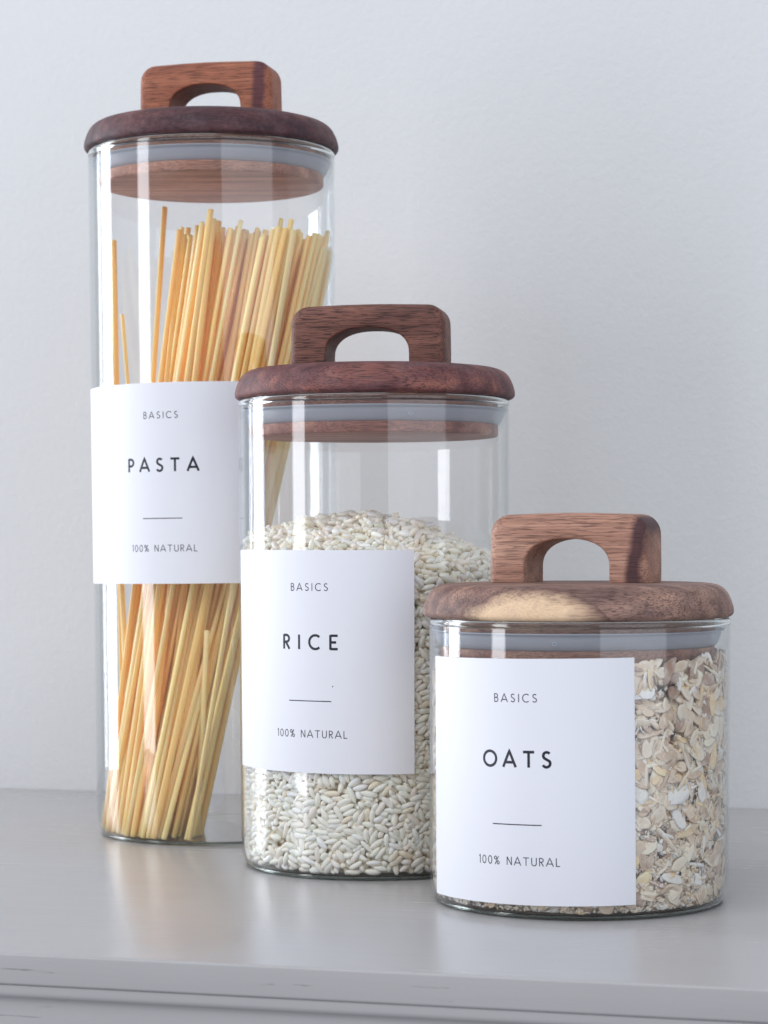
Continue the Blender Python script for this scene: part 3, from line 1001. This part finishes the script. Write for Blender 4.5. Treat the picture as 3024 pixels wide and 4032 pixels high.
    for (rad_, zz) in pr + [(CORE * 0.9, None), (CORE * 0.6, None), (CORE * 0.3, None), (0.01, None)]:
        for i in range(nseg):
            t = 2 * math.pi * i / nseg
            x, y = rad_ * math.cos(t), rad_ * math.sin(t)
            cv.append((x, y, zz if zz is not None else float(rice_surface(np.array(x), np.array(y))) - 7.0))
    cv = np.array(cv); ct = []
    mm_ = len(pr) + 4
    for j in range(mm_ - 1):
        for i in range(nseg):
            i2 = (i + 1) % nseg
            ct += [(j * nseg + i, j * nseg + i2, (j + 1) * nseg + i2), (j * nseg + i, (j + 1) * nseg + i2, (j + 1) * nseg + i)]
    T = np.concatenate([T, np.array(ct) + len(V)]); V = np.concatenate([V, cv])
    col = np.concatenate([col, np.tile((0.95, 0.80, 0.64), (len(cv), 1))])
    o = fast_mesh('rice_grains', V * MM, T, M_RICE, col)
    o.location = jar_origin('rice')
    tag(o, 'heap of white raw rice grains filling the middle jar to above its label', 'rice', kind='stuff')
make_rice()

# ------------------------------------------------------------------ oats
def make_oats():
    Z0 = 2.1
    def disc(nr, ns):
        """closed thin flake: two faces of nr rings, ns sectors; returns unit (x, y, side)"""
        v = []
        for side in (1, -1):
            v.append((0, 0, side, 0.0))
            for j in range(1, nr + 1):
                for i in range(ns):
                    t = 2 * math.pi * i / ns
                    v.append((math.cos(t) * j / nr, math.sin(t) * j / nr, side, j / nr))
        t = []
        nv_ = 1 + nr * ns
        for s_, b in ((1, 0), (-1, nv_)):
            for i in range(ns):
                i2 = (i + 1) % ns
                tri = (b, b + 1 + i, b + 1 + i2); t.append(tri if s_ > 0 else tri[::-1])
                for j in range(nr - 1):
                    p, q = b + 1 + j * ns + i, b + 1 + j * ns + i2
                    for tri in ((p, p + ns, q + ns), (p, q + ns, q)): t.append(tri if s_ > 0 else tri[::-1])
        e = 1 + (nr - 1) * ns
        for i in range(ns):
            i2 = (i + 1) % ns
            t += [(e + i, nv_ + e + i, nv_ + e + i2), (e + i, nv_ + e + i2, e + i2)]
        return np.array(v), np.array(t)
    Vs, Ts, Cs = [], [], []
    tot = 0
    def batch(n, nr, ns, size, zfun, rfun, ragged, palette, pw, orient):
        nonlocal tot
        dv, dt = disc(nr, ns)
        m = len(dv)
        z = zfun(n); a = rng.uniform(0, 2 * math.pi, n); r = rfun(n)
        C = np.stack([r * np.cos(a), r * np.sin(a), z], 1)
        Lx = np.clip(rng.normal(size[0], size[0] * 0.16, n), size[0] * 0.5, size[0] * 1.5)
        Ly = Lx * np.clip(rng.normal(0.58, 0.13, n), 0.3, 0.9)
        th = rng.uniform(0.42, 0.80, n) * (size[0] / 3.6) ** 0.5
        ph = rng.uniform(0, 2 * math.pi, (n, 3))
        ang = np.arctan2(dv[:, 1], dv[:, 0])[None]
        rho = dv[:, 3][None]
        wob = 1 + ragged * rho * (0.5 * np.sin(3 * ang + ph[:, :1]) + 0.35 * np.sin(5 * ang + ph[:, 1:2]) + 0.3 * np.sin(8 * ang + ph[:, 2:3])) + rng.normal(0, ragged * 0.35, (n, m)) * (rho > 0.9)
        x = dv[:, 0][None] * Lx[:, None] * wob; y = dv[:, 1][None] * Ly[:, None] * wob
        cup = rng.normal(0.05, 0.07, n); crease = np.where(rng.random(n) < 0.7, rng.uniform(0.25, 0.7, n), 0.0)
        bend = rng.normal(0, 0.045, n)
        zz = cup[:, None] * (y / Ly[:, None]) ** 2 * Ly[:, None] * 1.3 + bend[:, None] * (x / Lx[:, None]) ** 2 * Lx[:, None]
        groove = -crease[:, None] * np.exp(-(y / (0.22 * Ly[:, None])) ** 2) * (1 - 0.7 * rho)
        zz = zz + groove * (dv[:, 2][None] > 0) + 0.12 * np.sin(x * 2.1 + ph[:, :1]) * np.sin(y * 2.7 + ph[:, 1:2])
        zz = zz + dv[:, 2][None] * th[:, None] * np.sqrt(np.clip(1.03 - rho ** 2 * 0.9, 0.03, 1))
        # orientation
        rad = np.stack([np.cos(a), np.sin(a), 0 * a], 1)
        upv = np.tile((0, 0, 1.0), (n, 1))
        nrm = rad * orient[0] + upv * orient[1] + rng.normal(0, orient[2], (n, 3))
        nrm /= np.linalg.norm(nrm, axis=1)[:, None]
        u = np.cross(nrm, rng.normal(0, 1, (n, 3))); u /= np.linalg.norm(u, axis=1)[:, None]
        w = np.cross(nrm, u)
        V = C[:, None] + u[:, None] * x[..., None] + w[:, None] * y[..., None] + nrm[:, None] * zz[..., None]
        V = V.reshape(-1, 3)
        pal = np.array(palette); idx = rng.choice(len(pal), n, p=pw)
        col = pal[idx] * (1 + rng.normal(0, 0.07, (n, 1)))
        col = np.repeat(col[:, None], m, 1)
        # pale floury rims, browner bran in the middle
        col = col * (1 - 0.10 * (1 - rho[..., None])) + 0.06 * (rho[..., None] > 0.9) + rng.normal(0, 0.02, (n, m, 1))
        Vs.append(V); Cs.append(np.clip(col.reshape(-1, 3), 0.03, 0.95))
        Ts.append((dt[None] + (np.arange(n) * m)[:, None, None]).reshape(-1, 3) + tot)
        tot += n * m
    PAL = [(0.80, 0.65, 0.49), (0.90, 0.79, 0.63), (0.66, 0.49, 0.35), (0.90, 0.68, 0.40), (0.97, 0.94, 0.88), (0.48, 0.32, 0.24)]
    PW = [0.28, 0.27, 0.15, 0.12, 0.10, 0.08]
    top = lambda n: 78.5
    # big flakes, mostly in the upper two thirds
    batch(2700, 3, 12, (4.0,), lambda n: Z0 + 1 + 76 * rng.beta(1.25, 1.0, n), lambda n: rng.uniform(45.0, 49.8, n), 0.06, PAL, PW, (0.55, 0.45, 0.62))
    batch(520, 3, 12, (4.5,), lambda n: rng.uniform(5, 76, n), lambda n: rng.uniform(46.2, 49.2, n), 0.12, PAL, [0.26, 0.24, 0.1, 0.22, 0.14, 0.04], (1.0, 0.2, 0.45))
    # broken pieces
    batch(2600, 2, 8, (2.1,), lambda n: Z0 + 0.5 + 76 * rng.beta(1.0, 1.35, n), lambda n: rng.uniform(45.2, 49.4, n), 0.26, PAL, [0.28, 0.30, 0.12, 0.08, 0.18, 0.04], (0.5, 0.4, 0.8))
    # flour and crumbs, more towards the bottom
    batch(12000, 1, 5, (0.9,), lambda n: Z0 + 0.2 + 74 * rng.beta(0.9, 1.9, n), lambda n: rng.uniform(46.0, 49.6, n), 0.3, PAL, [0.12, 0.38, 0.03, 0.05, 0.42, 0.00], (0.3, 0.3, 1.0))
    # loose flakes on the uneven top surface
    def rtop(n): return np.sqrt(rng.uniform(0, 46.5 ** 2, n))
    batch(1000, 3, 12, (3.8,), lambda n: rng.uniform(71.5, 77.0, n), rtop, 0.10, PAL, PW, (0.1, 1.0, 0.5))
    V = np.concatenate(Vs); T = np.concatenate(Ts); C = np.concatenate(Cs)
    V[:, 2] += np.clip((V[:, 2] - 40) / 38, 0, 1) * (2.6 * V[:, 0] / 47 + 0.6)      # the fill rises to the right
    # press everything softly against the inside of the glass and onto the base
    r = np.hypot(V[:, 0], V[:, 1]); k = 1.5; r0 = inner_r(np.clip(V[:, 2], 2.1, 99)) - k
    r2 = np.where(r > r0, r0 + k * (1 - np.exp(-np.clip(r - r0, 0, None) / k)), r)
    V[:, :2] *= (r2 / np.maximum(r, 1e-6))[:, None]
    z = V[:, 2]; zl = Z0 + 1.0
    V[:, 2] = np.where(z < zl, zl - 1.0 * (1 - np.exp(-np.clip(zl - z, 0, None))), z)
    V[:, 2] = np.minimum(V[:, 2], np.where(np.hypot(V[:, 0], V[:, 1]) < 46.5, 80.6, 84.0))
    # inner mass
    nseg = 40; cv = []; ct = []
    pr = [(0.01, 2.3), (43.8, 2.3), (43.8, 30), (43.8, 55), (43.8, 71), (20, 73), (0.01, 73)]
    for rad_, zz in pr:
        for i in range(nseg):
            t = 2 * math.pi * i / nseg; cv.append((rad_ * math.cos(t), rad_ * math.sin(t), zz))
    for j in range(len(pr) - 1):
        for i in range(nseg):
            i2 = (i + 1) % nseg
            ct += [(j * nseg + i, j * nseg + i2, (j + 1) * nseg + i2), (j * nseg + i, (j + 1) * nseg + i2, (j + 1) * nseg + i)]
    T = np.concatenate([T, np.array(ct) + len(V)]); V = np.concatenate([V, np.array(cv)])
    C = np.concatenate([C, np.tile((0.62, 0.44, 0.34), (len(cv), 1))])
    o = fast_mesh('oat_flakes', V * MM, T, M_OATS, C)
    o.location = jar_origin('oats')
    tag(o, 'rolled oat flakes and crumbs filling the shortest jar up to its lid', 'oats', kind='stuff')
make_oats()
